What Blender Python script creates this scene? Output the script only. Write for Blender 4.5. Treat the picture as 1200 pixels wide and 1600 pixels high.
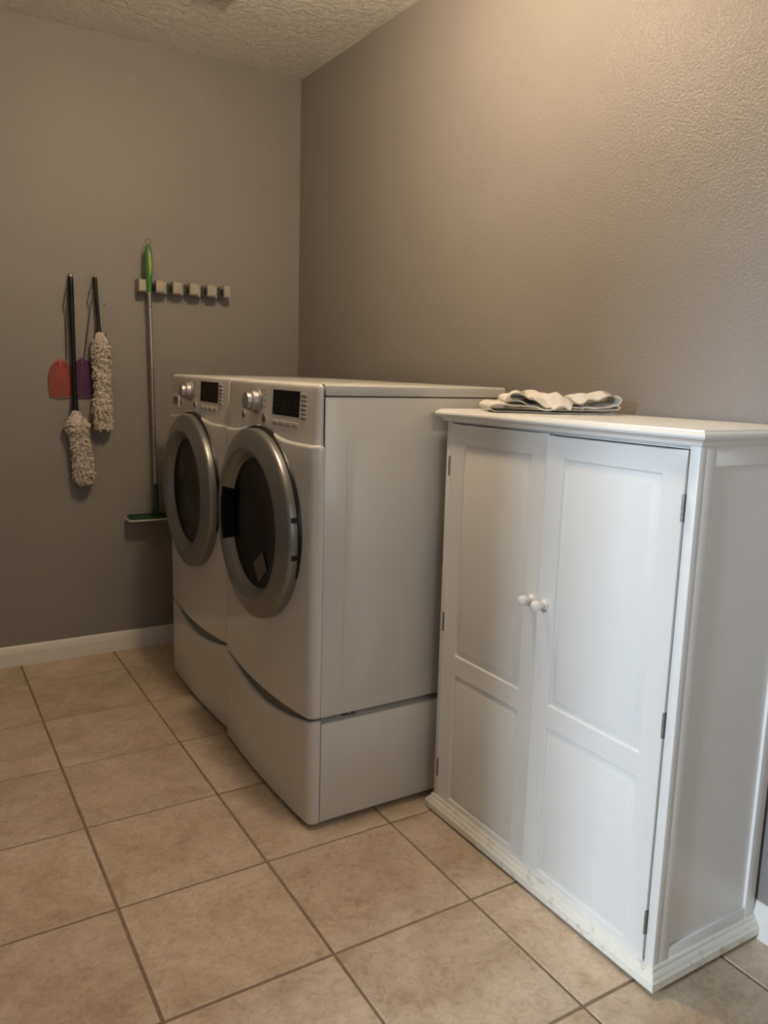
import bpy, bmesh, math, random
from mathutils import Vector, Matrix
PI = math.pi
random.seed(7)
for o in list(bpy.data.objects):
    bpy.data.objects.remove(o)
S = bpy.context.scene
COL = S.collection

# ------------------------------------------------------------------ camera
def make_camera():
    pitch, yaw, roll = 0.17810792, 0.54982715, 0.0312895
    fw = Vector((math.sin(yaw) * math.cos(pitch), math.cos(yaw) * math.cos(pitch), -math.sin(pitch)))
    r = Vector((math.cos(yaw), -math.sin(yaw), 0))
    u = r.cross(fw)
    r2 = r * math.cos(roll) + u * math.sin(roll)
    u2 = -r * math.sin(roll) + u * math.cos(roll)
    cd = bpy.data.cameras.new('camera')
    cam = bpy.data.objects.new('camera', cd)
    COL.objects.link(cam)
    M = Matrix((r2, u2, -fw)).transposed().to_4x4()
    M.translation = Vector((-1.75999, -3.76493, 1.37475))
    cam.matrix_world = M
    cd.sensor_fit = 'VERTICAL'
    cd.sensor_height = 36.0
    cd.lens = 1232.166 * 36.0 / 1600.0
    cd.clip_start = 0.02
    S.camera = cam
make_camera()

# ------------------------------------------------------------------ world, light, exposure
W = bpy.data.worlds.new('world')
S.world = W
W.use_nodes = True
W.node_tree.nodes['Background'].inputs[0].default_value = (0.62, 0.74, 1.0, 1)
W.node_tree.nodes['Background'].inputs[1].default_value = 0.5

LAMP_POS = (-0.81, -1.80, 2.60)
LAMP_COL = (1.0, 0.795, 0.54)
LAMP_STRENGTH = 255.0

def daylight():
    # daylight of a bright window in the next room, seen through the doorway of wall_left
    ld = bpy.data.lights.new('daylight', 'AREA')
    ld.shape = 'RECTANGLE'
    ld.size, ld.size_y = 0.75, 1.3
    ld.energy = 465.0
    ld.color = (0.70, 0.84, 1.0)
    o = bpy.data.objects.new('daylight', ld)
    COL.objects.link(o)
    o.location = (-7.5, -3.40, 2.55)
    d = Vector((-0.3, -2.6, 0.9)) - Vector(o.location)
    o.rotation_euler = d.to_track_quat('-Z', 'Y').to_euler()
daylight()
def rear_fill_light():
    # fill lamp added to brighten side faces, through added_window_1 in the wall behind the camera
    ld = bpy.data.lights.new('rear_fill', 'AREA')
    ld.shape = 'RECTANGLE'
    ld.size, ld.size_y = 1.1, 1.2
    ld.energy = 7.0
    ld.color = (1.0, 0.96, 0.90)
    o = bpy.data.objects.new('rear_fill', ld)
    COL.objects.link(o)
    o.location = (-0.85, -4.44, 1.5)
    o.rotation_euler = (math.radians(90), 0, 0)
rear_fill_light()

V = S.view_settings
V.view_transform = 'Standard'
V.look = 'None'
V.gamma = 1.0
V.use_curve_mapping = False
V.exposure = 0.0

# ------------------------------------------------------------------ materials
def lin(r, g, b):
    f = lambda c: ((c / 255 + 0.055) / 1.055) ** 2.4 if c > 10 else c / 255 / 12.92
    return (f(r), f(g), f(b), 1)

class Mat:
    def __init__(self, name, color=(0.8, 0.8, 0.8, 1), rough=0.5, metal=0.0, spec=0.5, coat=0.0):
        m = bpy.data.materials.new(name)
        m.use_nodes = True
        self.m, self.nt = m, m.node_tree
        self.b = m.node_tree.nodes['Principled BSDF']
        self.b.inputs['Base Color'].default_value = color
        self.b.inputs['Roughness'].default_value = rough
        self.b.inputs['Metallic'].default_value = metal
        self.b.inputs['Specular IOR Level'].default_value = spec
        self.b.inputs['Coat Weight'].default_value = coat
        self._tc = None
    def n(self, t, **kw):
        nd = self.nt.nodes.new(t)
        for k, v in kw.items():
            setattr(nd, k, v)
        return nd
    def l(self, a, b):
        self.nt.links.new(a, b)
    def tc(self, out='Object'):
        if not self._tc:
            self._tc = self.n('ShaderNodeTexCoord')
        return self._tc.outputs[out]
    def noise(self, scale, detail=4, rough=0.55, vec=None, dist=0.0):
        nd = self.n('ShaderNodeTexNoise')
        nd.inputs['Scale'].default_value = scale
        nd.inputs['Detail'].default_value = detail
        nd.inputs['Roughness'].default_value = rough
        nd.inputs['Distortion'].default_value = dist
        self.l(vec if vec is not None else self.tc(), nd.inputs['Vector'])
        return nd.outputs['Fac']
    def ramp(self, fac, stops):
        nd = self.n('ShaderNodeValToRGB')
        el = nd.color_ramp.elements
        while len(el) < len(stops):
            el.new(0.5)
        for e, (p, c) in zip(el, stops):
            e.position = p
            e.color = c if len(c) == 4 else (*c, 1)
        self.l(fac, nd.inputs['Fac'])
        return nd.outputs['Color']
    def mix(self, fac, a, b, mode='MIX'):
        nd = self.n('ShaderNodeMix', data_type='RGBA', blend_type=mode)
        for i, x in ((0, fac), (6, a), (7, b)):
            if hasattr(x, 'links'):
                self.l(x, nd.inputs[i])
            else:
                nd.inputs[i].default_value = x
        return nd.outputs[2]
    def bump(self, h, strength=0.3, dist=0.002, prev=None):
        nd = self.n('ShaderNodeBump')
        nd.inputs['Strength'].default_value = strength
        nd.inputs['Distance'].default_value = dist
        self.l(h, nd.inputs['Height'])
        if prev is not None:
            self.l(prev, nd.inputs['Normal'])
        self.l(nd.outputs['Normal'], self.b.inputs['Normal'])
        return nd.outputs['Normal']
    def color(self, c):
        self.l(c, self.b.inputs['Base Color'])

def m_wall():
    M = Mat('taupe_wall_paint', rough=0.40, spec=0.32)
    n = M.noise(1.3, 3)
    M.color(M.ramp(n, [(0.3, (0.232, 0.211, 0.194)), (0.7, (0.248, 0.226, 0.208))]))
    a = M.noise(165, 2, 0.5)
    M.bump(M.ramp(a, [(0.35, (0, 0, 0)), (0.68, (1, 1, 1))]), 0.55, 0.0016)
    return M.m
def m_ceiling():
    M = Mat('ceiling_knockdown_texture', (0.84, 0.81, 0.75, 1), 0.75, spec=0.25)
    a = M.noise(30, 4, 0.6, dist=0.6)
    b = M.ramp(a, [(0.44, (0, 0, 0)), (0.57, (1, 1, 1))])
    M.bump(b, 0.8, 0.007)
    return M.m
def m_tile():
    M = Mat('beige_ceramic_tile', rough=0.38, spec=0.45)
    oi = M.n('ShaderNodeObjectInfo')
    add = M.n('ShaderNodeVectorMath', operation='MULTIPLY_ADD')
    cmb = M.n('ShaderNodeCombineXYZ')
    for i, k in enumerate((31.0, 17.0, 9.0)):
        mu = M.n('ShaderNodeMath', operation='MULTIPLY')
        mu.inputs[1].default_value = k
        M.l(oi.outputs['Random'], mu.inputs[0])
        M.l(mu.outputs[0], cmb.inputs[i])
    add.inputs[1].default_value = (1, 1, 1)
    M.l(M.tc(), add.inputs[0])
    M.l(cmb.outputs[0], add.inputs[2])
    v = add.outputs[0]
    big = M.noise(6.0, 5, 0.62, v, 0.8)
    fine = M.noise(38, 5, 0.7, v, 1.2)
    c1 = M.ramp(big, [(0.30, (0.42, 0.318, 0.215)), (0.5, (0.54, 0.432, 0.312)), (0.68, (0.62, 0.51, 0.385))])
    c2 = M.ramp(fine, [(0.32, (0.70, 0.65, 0.59)), (0.52, (1, 1, 1)), (0.72, (1.16, 1.16, 1.16))])
    c = M.mix(0.75, c1, c2, 'MULTIPLY')
    tint = M.n('ShaderNodeMapRange')
    tint.inputs['To Min'].default_value = 0.94
    tint.inputs['To Max'].default_value = 1.05
    M.l(oi.outputs['Random'], tint.inputs['Value'])
    cc = M.n('ShaderNodeCombineColor')
    for i in range(3):
        M.l(tint.outputs[0], cc.inputs[i])
    M.color(M.mix(1.0, c, cc.outputs[0], 'MULTIPLY'))
    M.bump(big, 0.25, 0.003)
    r = M.n('ShaderNodeMapRange')
    r.inputs['To Min'].default_value = 0.30
    r.inputs['To Max'].default_value = 0.50
    M.l(fine, r.inputs['Value'])
    M.l(r.outputs[0], M.b.inputs['Roughness'])
    return M.m
def m_grout():
    M = Mat('brown_grout', rough=0.9, spec=0.2)
    M.color(M.ramp(M.noise(60, 3), [(0.3, (0.19, 0.14, 0.092)), (0.7, (0.27, 0.205, 0.14))]))
    return M.m
def m_plain(name, col, rough, metal=0.0, spec=0.5, var=0.05, scale=20, bump=0.0, coat=0.0, bdist=0.001):
    M = Mat(name, col, rough, metal, spec, coat)
    n = M.noise(scale, 3)
    a = tuple(c * (1 - var) for c in col[:3])
    b = tuple(min(1, c * (1 + var)) for c in col[:3])
    M.color(M.ramp(n, [(0.3, a), (0.7, b)]))
    if bump:
        M.bump(M.noise(scale * 8, 2), bump, bdist)
    return M.m
def m_worn_white():
    M = Mat('worn_white_moulding_paint', rough=0.4)
    n = M.noise(26, 6, 0.7, dist=0.5)
    g = M.n('ShaderNodeNewGeometry')
    e = M.ramp(g.outputs['Pointiness'], [(0.52, (0, 0, 0)), (0.60, (1, 1, 1))])
    mask = M.mix(1.0, M.ramp(n, [(0.56, (0, 0, 0)), (0.66, (1, 1, 1))]), e, 'MULTIPLY')
    spots = M.ramp(M.noise(55, 5, 0.7), [(0.74, (0, 0, 0)), (0.77, (0.8, 0.8, 0.8))])
    mask2 = M.mix(1.0, mask, spots, 'ADD')
    half = M.n('ShaderNodeMath', operation='MULTIPLY')
    half.inputs[1].default_value = 0.55
    M.l(mask2, half.inputs[0])
    M.color(M.mix(half.outputs[0], (0.77, 0.745, 0.66, 1), (0.36, 0.29, 0.20, 1)))
    return M.m
def m_cloth():
    M = Mat('white_striped_towelling', rough=0.95, spec=0.1)
    uv = M.n('ShaderNodeUVMap')
    sep = M.n('ShaderNodeSeparateXYZ')
    M.l(uv.outputs[0], sep.inputs[0])
    w = M.n('ShaderNodeMath', operation='PINGPONG')
    w.inputs[1].default_value = 0.055
    M.l(sep.outputs[0], w.inputs[0])
    st = M.ramp(w.outputs[0], [(0.0, (1, 1, 1)), (0.006, (1, 1, 1)), (0.0085, (0, 0, 0))])
    gate = M.n('ShaderNodeMath', operation='GREATER_THAN')
    gate.inputs[1].default_value = 1.00
    M.l(sep.outputs[0], gate.inputs[0])
    m2 = M.n('ShaderNodeMath', operation='MULTIPLY')
    M.l(st, m2.inputs[0])
    M.l(gate.outputs[0], m2.inputs[1])
    base = M.ramp(M.noise(14, 4), [(0.3, (0.70, 0.665, 0.60)), (0.7, (0.80, 0.77, 0.71))])
    M.color(M.mix(m2.outputs[0], base, (0.36, 0.34, 0.32, 1)))
    M.bump(M.noise(420, 2), 0.5, 0.0012)
    return M.m
def m_fluff():
    M = Mat('lambswool_fluff', rough=1.0, spec=0.05)
    n = M.noise(45, 4, 0.6)
    M.color(M.ramp(n, [(0.28, (0.34, 0.27, 0.215)), (0.5, (0.56, 0.485, 0.41)), (0.75, (0.70, 0.625, 0.54))]))
    M.b.inputs['Subsurface Weight'].default_value = 0.0
    return M.m
def m_emit(name, col, strength):
    M = Mat(name, (0.9, 0.9, 0.88, 1), 0.4)
    M.b.inputs['Emission Color'].default_value = (*col, 1)
    M.b.inputs['Emission Strength'].default_value = strength
    return M.m
def m_glass_dark(name, col, rough=0.08, spec=0.3):
    M = Mat(name, col, rough, 0, spec, 0.0)
    n = M.noise(6, 2)
    M.color(M.ramp(n, [(0.3, tuple(c * 0.8 for c in col[:3])), (0.7, col)]))
    return M.m

MT = dict(
    wall=m_wall(), ceiling=m_ceiling(), tile=m_tile(), grout=m_grout(),
    trim=m_plain('white_baseboard_paint', (0.72, 0.69, 0.63, 1), 0.4, scale=8, var=0.03),
    enamel=m_plain('white_appliance_enamel', (0.62, 0.60, 0.555, 1), 0.30, scale=5, var=0.015, coat=0.3),
    panelw=m_plain('white_control_panel_plastic', (0.72, 0.69, 0.64, 1), 0.35, scale=6, var=0.015),
    silver=m_plain('silver_painted_plastic', (0.23, 0.222, 0.21, 1), 0.33, 0.6, scale=9, var=0.03),
    chrome=m_plain('bright_knob_metal', (0.46, 0.44, 0.41, 1), 0.38, 0.8, scale=12, var=0.03),
    glass=m_glass_dark('smoked_door_glass', (0.006, 0.0045, 0.0035, 1), 0.14, 0.12),
    black=m_glass_dark('black_display_glass', (0.003, 0.003, 0.0035, 1), 0.22, 0.15),
    blackp=m_plain('black_plastic', (0.006, 0.006, 0.006, 1), 0.38, spec=0.3, scale=30, var=0.1),
    matteblack=m_plain('matt_black_plastic', (0.006, 0.006, 0.006, 1), 0.65, spec=0.12, scale=30, var=0.1),
    darkgrey=m_plain('dark_grey_plastic', (0.13, 0.135, 0.12, 1), 0.45, scale=20),
    faint=m_plain('unlit_indicator_print', (0.035, 0.035, 0.036, 1), 0.5),
    marks=m_plain('grey_print_and_shade', (0.24, 0.22, 0.20, 1), 0.5),  # panel print, also the painted shade under the buttons
    button=m_plain('grey_button_plastic', (0.56, 0.52, 0.46, 1), 0.35),
    brownbtn=m_plain('bronze_button_plastic', (0.16, 0.11, 0.075, 1), 0.35),
    sticker=m_plain('faded_paper_label', (0.10, 0.083, 0.06, 1), 0.6, scale=40),
    cab=m_plain('white_cabinet_paint', (0.76, 0.75, 0.715, 1), 0.36, scale=7, var=0.015, bump=0.04),
    worn=m_worn_white(),
    hinge=m_plain('dark_steel_hinge', (0.22, 0.20, 0.18, 1), 0.38, 0.9, scale=80, var=0.25),
    gap=m_plain('painted_gap_shade', (0.015, 0.012, 0.010, 1), 0.9, scale=20),  # near-black colour standing for shade in gaps and openings
    zinc=m_plain('zinc_steel', (0.45, 0.44, 0.42, 1), 0.35, 0.9, scale=40, var=0.1),
    cloth=m_cloth(), fluff=m_fluff(),
    red=m_plain('coral_red_plastic', (0.40, 0.062, 0.035, 1), 0.5, scale=30),
    purple=m_plain('dark_purple_plastic', (0.095, 0.022, 0.075, 1), 0.5, scale=30),
    green=m_plain('green_handle_plastic', (0.055, 0.17, 0.035, 1), 0.4, scale=12),
    lime=m_plain('lime_grip_inlay', (0.30, 0.42, 0.12, 1), 0.45, scale=12),
    darkgreen=m_plain('dark_green_plastic', (0.008, 0.045, 0.012, 1), 0.45, scale=12),
    alu=m_plain('brushed_aluminium', (0.52, 0.48, 0.44, 1), 0.32, 0.9, scale=30, var=0.05),
    wire=m_plain('grey_steel_wire', (0.13, 0.115, 0.095, 1), 0.4, 0.4, scale=60, var=0.1),
    cream=m_plain('cream_holder_plastic', (0.36, 0.33, 0.255, 1), 0.5, scale=25),
    white=m_plain('white_plastic', (0.62, 0.60, 0.53, 1), 0.45, scale=25),
    ventm=m_plain('dusty_register_enamel', (0.42, 0.37, 0.30, 1), 0.5, scale=30, var=0.12),
    lamp=m_emit('lit_globe_glass', LAMP_COL, LAMP_STRENGTH),
    hole_dark=m_plain('dark_speck', (0.06, 0.035, 0.02, 1), 0.8),
)

# ------------------------------------------------------------------ object helpers
def link(name, bm, mat, parent=None, label=None, smooth=None, kind=None):
    """one bmesh (world coordinates) -> one object whose origin sits at the middle of its own shape"""
    bmesh.ops.recalc_face_normals(bm, faces=bm.faces[:])
    me = bpy.data.meshes.new(name)
    xs = [v.co for v in bm.verts]
    c = Vector([(min(v[i] for v in xs) + max(v[i] for v in xs)) / 2 for i in range(3)])
    bmesh.ops.translate(bm, verts=bm.verts[:], vec=-c)
    bm.to_mesh(me)
    bm.free()
    me.materials.append(mat)
    if smooth is not None:
        for p in me.polygons:
            p.use_smooth = True
        me.set_sharp_from_angle(angle=math.radians(smooth))
    o = bpy.data.objects.new(name, me)
    COL.objects.link(o)
    if parent is not None:
        o.parent = parent
        w = Vector((0, 0, 0))
        q = parent
        while q is not None:
            w += q.location
            q = q.parent
        o.location = c - w
    else:
        o.location = c
    if label:
        o['label'] = label
    if kind:
        o['kind'] = kind
    return o
def tag(o, label, cat, group=None):
    o['label'] = label
    o['category'] = cat
    if group:
        o['group'] = group
    return o
def thing(name, loc, label, cat, group=None):
    o = bpy.data.objects.new(name, None)
    o.empty_display_size = 0.05
    COL.objects.link(o)
    o.location = loc
    return tag(o, label, cat, group)
def N():
    return bmesh.new()
def box(bm, x0, x1, y0, y1, z0, z1, bevel=0.0, seg=2):
    r = bmesh.ops.create_cube(bm, size=1.0)
    vs = r['verts']
    for v in vs:
        v.co = Vector((x0 + (v.co.x + .5) * (x1 - x0), y0 + (v.co.y + .5) * (y1 - y0), z0 + (v.co.z + .5) * (z1 - z0)))
    if bevel:
        es = list({e for v in vs for e in v.link_edges})
        bmesh.ops.bevel(bm, geom=es, offset=bevel, segments=seg, affect='EDGES', profile=0.5)
    return bm
def bx(*a, **k):
    return box(N(), *a, **k)
def lathe(bm, prof, origin, axis, n=48, a0=0.0, a1=2 * PI, e1=None, closed_prof=False):
    """prof: (radius, height along axis). Full turn or an arc."""
    ax = Vector(axis).normalized()
    if e1 is None:
        e1 = ax.orthogonal()
    e1 = Vector(e1).normalized()
    e2 = ax.cross(e1)
    O = Vector(origin)
    full = abs(a1 - a0 - 2 * PI) < 1e-6
    cnt = n if full else n + 1
    rings = []
    for i in range(cnt):
        a = a0 + (a1 - a0) * i / n
        d = e1 * math.cos(a) + e2 * math.sin(a)
        rings.append([bm.verts.new(O + d * r + ax * h) for r, h in prof])
    m = len(prof)
    for i in range(n):
        A, B = rings[i], rings[(i + 1) % cnt]
        for j in range(m if closed_prof else m - 1):
            k = (j + 1) % m
            try:
                bm.faces.new((A[j], B[j], B[k], A[k]))
            except ValueError:
                pass
    if not full:
        for R in (rings[0], rings[-1]):
            if closed_prof:
                bm.faces.new(R)
    bmesh.ops.remove_doubles(bm, verts=[v for R in rings for v in R], dist=1e-6)
    return bm
def tube(bm, pts, rad, n=8, cap=True):
    pts = [Vector(p) for p in pts]
    rads = rad if isinstance(rad, (list, tuple)) else [rad] * len(pts)
    t = (pts[1] - pts[0]).normalized()
    e = t.orthogonal().normalized()
    rings = []
    for i, p in enumerate(pts):
        if i == 0:
            t2 = pts[1] - pts[0]
        elif i == len(pts) - 1:
            t2 = pts[-1] - pts[-2]
        else:
            t2 = pts[i + 1] - pts[i - 1]
        t2.normalize()
        e = (e - t2 * e.dot(t2)).normalized()
        f = t2.cross(e)
        rings.append([bm.verts.new(p + (e * math.cos(2 * PI * k / n) + f * math.sin(2 * PI * k / n)) * rads[i]) for k in range(n)])
    for A, B in zip(rings, rings[1:]):
        for k in range(n):
            bm.faces.new((A[k], A[(k + 1) % n], B[(k + 1) % n], B[k]))
    if cap:
        bm.faces.new(rings[0])
        bm.faces.new(rings[-1])
    return bm
def prism(bm, poly, axis, a, b):
    """poly of 2D points extruded along axis ('x','y','z') from a to b"""
    def P(u, v, w):
        return {'x': (w, u, v), 'y': (u, w, v), 'z': (u, v, w)}[axis]
    A = [bm.verts.new(P(u, v, a)) for u, v in poly]
    B = [bm.verts.new(P(u, v, b)) for u, v in poly]
    bm.faces.new(A)
    bm.faces.new(B)
    for i in range(len(poly)):
        j = (i + 1) % len(poly)
        bm.faces.new((A[i], A[j], B[j], B[i]))
    return bm
def bevel_all(bm, off, seg=2):
    bmesh.ops.bevel(bm, geom=bm.edges[:], offset=off, segments=seg, affect='EDGES', profile=0.5)
    return bm

# ------------------------------------------------------------------ the room
H = 2.7435
XL, YF = -3.10, -4.30         # left wall, wall behind the camera
PITCH, JOINT = 0.409, 0.0075
TX0, TY0 = -1.3723, -0.2554   # centre of one crossing of the joints

floor = link('floor', bx(XL, 0, YF, 0, -0.06, -0.0025), MT['grout'], kind='structure')
def build_tiles():
    meshes = {}
    g = JOINT / 2
    for i in range(-6, 5):
        for j in range(-1, 12):
            x0, x1 = TX0 + i * PITCH + g, TX0 + (i + 1) * PITCH - g
            y1, y0 = TY0 - (j - 1) * PITCH - g, TY0 - j * PITCH + g
            x0, x1 = max(x0, XL), min(x1, 0.0)
            y0, y1 = max(y0, YF), min(y1, 0.0)
            if x1 - x0 < 0.02 or y1 - y0 < 0.02:
                continue
            key = (round(x1 - x0, 4), round(y1 - y0, 4))
            if key not in meshes:
                w, d = key
                bm = bx(-w / 2, w / 2, -d / 2, d / 2, -0.008, 0.0)
                es = [e for e in bm.edges if all(v.co.z > -0.001 for v in e.verts)]
                bmesh.ops.bevel(bm, geom=es, offset=0.0022, segments=2, affect='EDGES', profile=0.5)
                me = bpy.data.meshes.new('tile')
                bm.to_mesh(me)
                bm.free()
                me.materials.append(MT['tile'])
                meshes[key] = me
            o = bpy.data.objects.new('tile', meshes[key])
            COL.objects.link(o)
            o.parent = floor
            o.location = Vector(((x0 + x1) / 2, (y0 + y1) / 2, random.uniform(-0.0004, 0.0004))) - floor.location
build_tiles()

link('ceiling', bx(XL - .1, 0.1, YF - .1, 0.1, H, H + 0.08), MT['ceiling'], kind='structure')
link('wall_right', bx(0, 0.1, YF, 0.1, 0, H), MT['wall'], kind='structure')
link('wall_back', bx(XL - .1, 0, 0, 0.1, 0, H), MT['wall'], kind='structure')
WX0, WX1, WZ0, WZ1 = -1.40, -0.30, 0.90, 2.10
bm = N()
box(bm, XL - .1, WX0, YF - 0.1, YF, 0, H)
box(bm, WX1, 0.1, YF - 0.1, YF, 0, H)
box(bm, WX0, WX1, YF - 0.1, YF, 0, WZ0)
box(bm, WX0, WX1, YF - 0.1, YF, WZ1, H)
link('wall_front', bm, MT['wall'], kind='structure')
bm = N()
for a, b, c, d in ((WX0 - .06, WX0, WZ0 - .06, WZ1 + .06), (WX1, WX1 + .06, WZ0 - .06, WZ1 + .06), (WX0, WX1, WZ0 - .06, WZ0), (WX0, WX1, WZ1, WZ1 + .06), (WX0, WX1, 1.485, 1.515)):
    box(bm, a, b, YF - 0.03, YF + 0.014, c, d, bevel=0.003)
link('added_window_1', bm, MT['trim'], kind='structure')  # window added only to let the fill lamp in
DOOR_Y0, DOOR_Y1, DOOR_Z = -3.70, -2.74, 2.05
bm = N()
box(bm, XL - .1, XL, DOOR_Y1, 0, 0, H)
box(bm, XL - .1, XL, YF, DOOR_Y0, 0, H)
box(bm, XL - .1, XL, DOOR_Y0, DOOR_Y1, DOOR_Z, H)
link('wall_left', bm, MT['wall'], kind='structure')
bm = N()
for y in (DOOR_Y1, DOOR_Y0 - 0.07):
    box(bm, XL, XL + 0.015, y, y + 0.07, 0, DOOR_Z + 0.07, bevel=0.004)
box(bm, XL, XL + 0.015, DOOR_Y0, DOOR_Y1, DOOR_Z, DOOR_Z + 0.07, bevel=0.004)
link('trim_1', bm, MT['trim'], kind='structure', smooth=40)

BB = [(0, 0), (0.0135, 0), (0.0135, 0.058), (0.0125, 0.066), (0.010, 0.072), (0.009, 0.080), (0.006, 0.088), (0.003, 0.092), (0, 0.093)]
link('baseboard_back', prism(N(), [(-a, b) for a, b in BB], 'x', XL, -0.0136), MT['trim'], kind='structure', smooth=30)
link('baseboard_right', prism(N(), [(-a, b) for a, b in BB], 'y', YF, 0), MT['trim'], kind='structure', smooth=30)
bm = N()
prism(bm, [(XL + a, b) for a, b in BB], 'y', DOOR_Y1 + 0.07, -0.0136)
prism(bm, [(XL + a, b) for a, b in BB], 'y', YF, DOOR_Y0 - 0.07)
link('baseboard_left', bm, MT['trim'], kind='structure', smooth=30)

# ------------------------------------------------------------------ white cupboard
def rect_loop(bm, y0, y1, z0, z1, x):
    return [bm.verts.new((x, y, z)) for y, z in ((y0, z0), (y1, z0), (y1, z1), (y0, z1))]
def bridge(bm, A, B):
    for i in range(len(A)):
        j = (i + 1) % len(A)
        bm.faces.new((A[i], A[j], B[j], B[i]))
def panel_door(y0, y1, z0, z1, xf, xb, panels):
    """slab facing -x with raised-and-fielded panels routed in its face"""
    bm = N()
    ys = sorted({y0, y1} | {p[0] for p in panels} | {p[1] for p in panels})
    zs = sorted({z0, z1} | {p[2] for p in panels} | {p[3] for p in panels})
    vg = {(a, b): bm.verts.new((xf, a, b)) for a in ys for b in zs}
    for i in range(len(ys) - 1):
        for j in range(len(zs) - 1):
            if any(abs(p[0] - ys[i]) < 1e-6 and abs(p[2] - zs[j]) < 1e-6 for p in panels):
                continue
            bm.faces.new((vg[ys[i], zs[j]], vg[ys[i + 1], zs[j]], vg[ys[i + 1], zs[j + 1]], vg[ys[i], zs[j + 1]]))
    for p in panels:
        L0 = [vg[p[0], p[2]], vg[p[1], p[2]], vg[p[1], p[3]], vg[p[0], p[3]]]
        prev = L0
        for ins, dep in ((0.0025, 0.0015), (0.0045, 0.0055), (0.0065, 0.0062), (0.022, 0.0022), (0.0238, 0.0012), (0.0255, 0.0008)):
            L = rect_loop(bm, p[0] + ins, p[1] - ins, p[2] + ins, p[3] - ins, xf + dep)
            bridge(bm, prev, L)
            prev = L
        bm.faces.new(prev)
    bf = rect_loop(bm, y0, y1, z0, z1, xb)
    bm.faces.new(bf)
    # sides between the outer verts of the face and the back
    def side(lst, b0, b1):
        bm.faces.new([*lst, b1, b0])
    side([vg[y, z0] for y in ys], bf[0], bf[1])
    side([vg[y1, z] for z in zs], bf[1], bf[2])
    side([vg[y, z1] for y in reversed(ys)], bf[2], bf[3])
    side([vg[y0, z] for z in reversed(zs)], bf[3], bf[0])
    es = [e for e in bm.edges if len(e.link_faces) == 2 and all(abs(v.co.x - xf) < 1e-6 for v in e.verts)
          and any(abs(f.normal.x) < 0.5 for f in (g for g in e.link_faces if g.calc_area() >= 0) if f.normal_update() is None)
          and (all(abs(v.co.y - y0) < 1e-6 for v in e.verts) or all(abs(v.co.y - y1) < 1e-6 for v in e.verts)
               or all(abs(v.co.z - z0) < 1e-6 for v in e.verts) or all(abs(v.co.z - z1) < 1e-6 for v in e.verts))]
    bmesh.ops.bevel(bm, geom=es, offset=0.0018, segments=2, affect='EDGES', profile=0.5)
    return bm
def ring_moulding(prof, x0, y0, y1):
    """prof: (outward, z); a mitred strip round the left end, front and right end of the cupboard"""
    bm = N()
    sts = []
    for o, z in prof:
        sts.append([bm.verts.new(p) for p in ((-0.0145, y1 + o, z), (x0 - o, y1 + o, z), (x0 - o, y0 - o, z), (-0.0145, y0 - o, z))])
    for A, B in zip(sts, sts[1:]):
        for k in range(3):
            bm.faces.new((A[k], A[k + 1], B[k + 1], B[k]))
    return bm, sts

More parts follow.
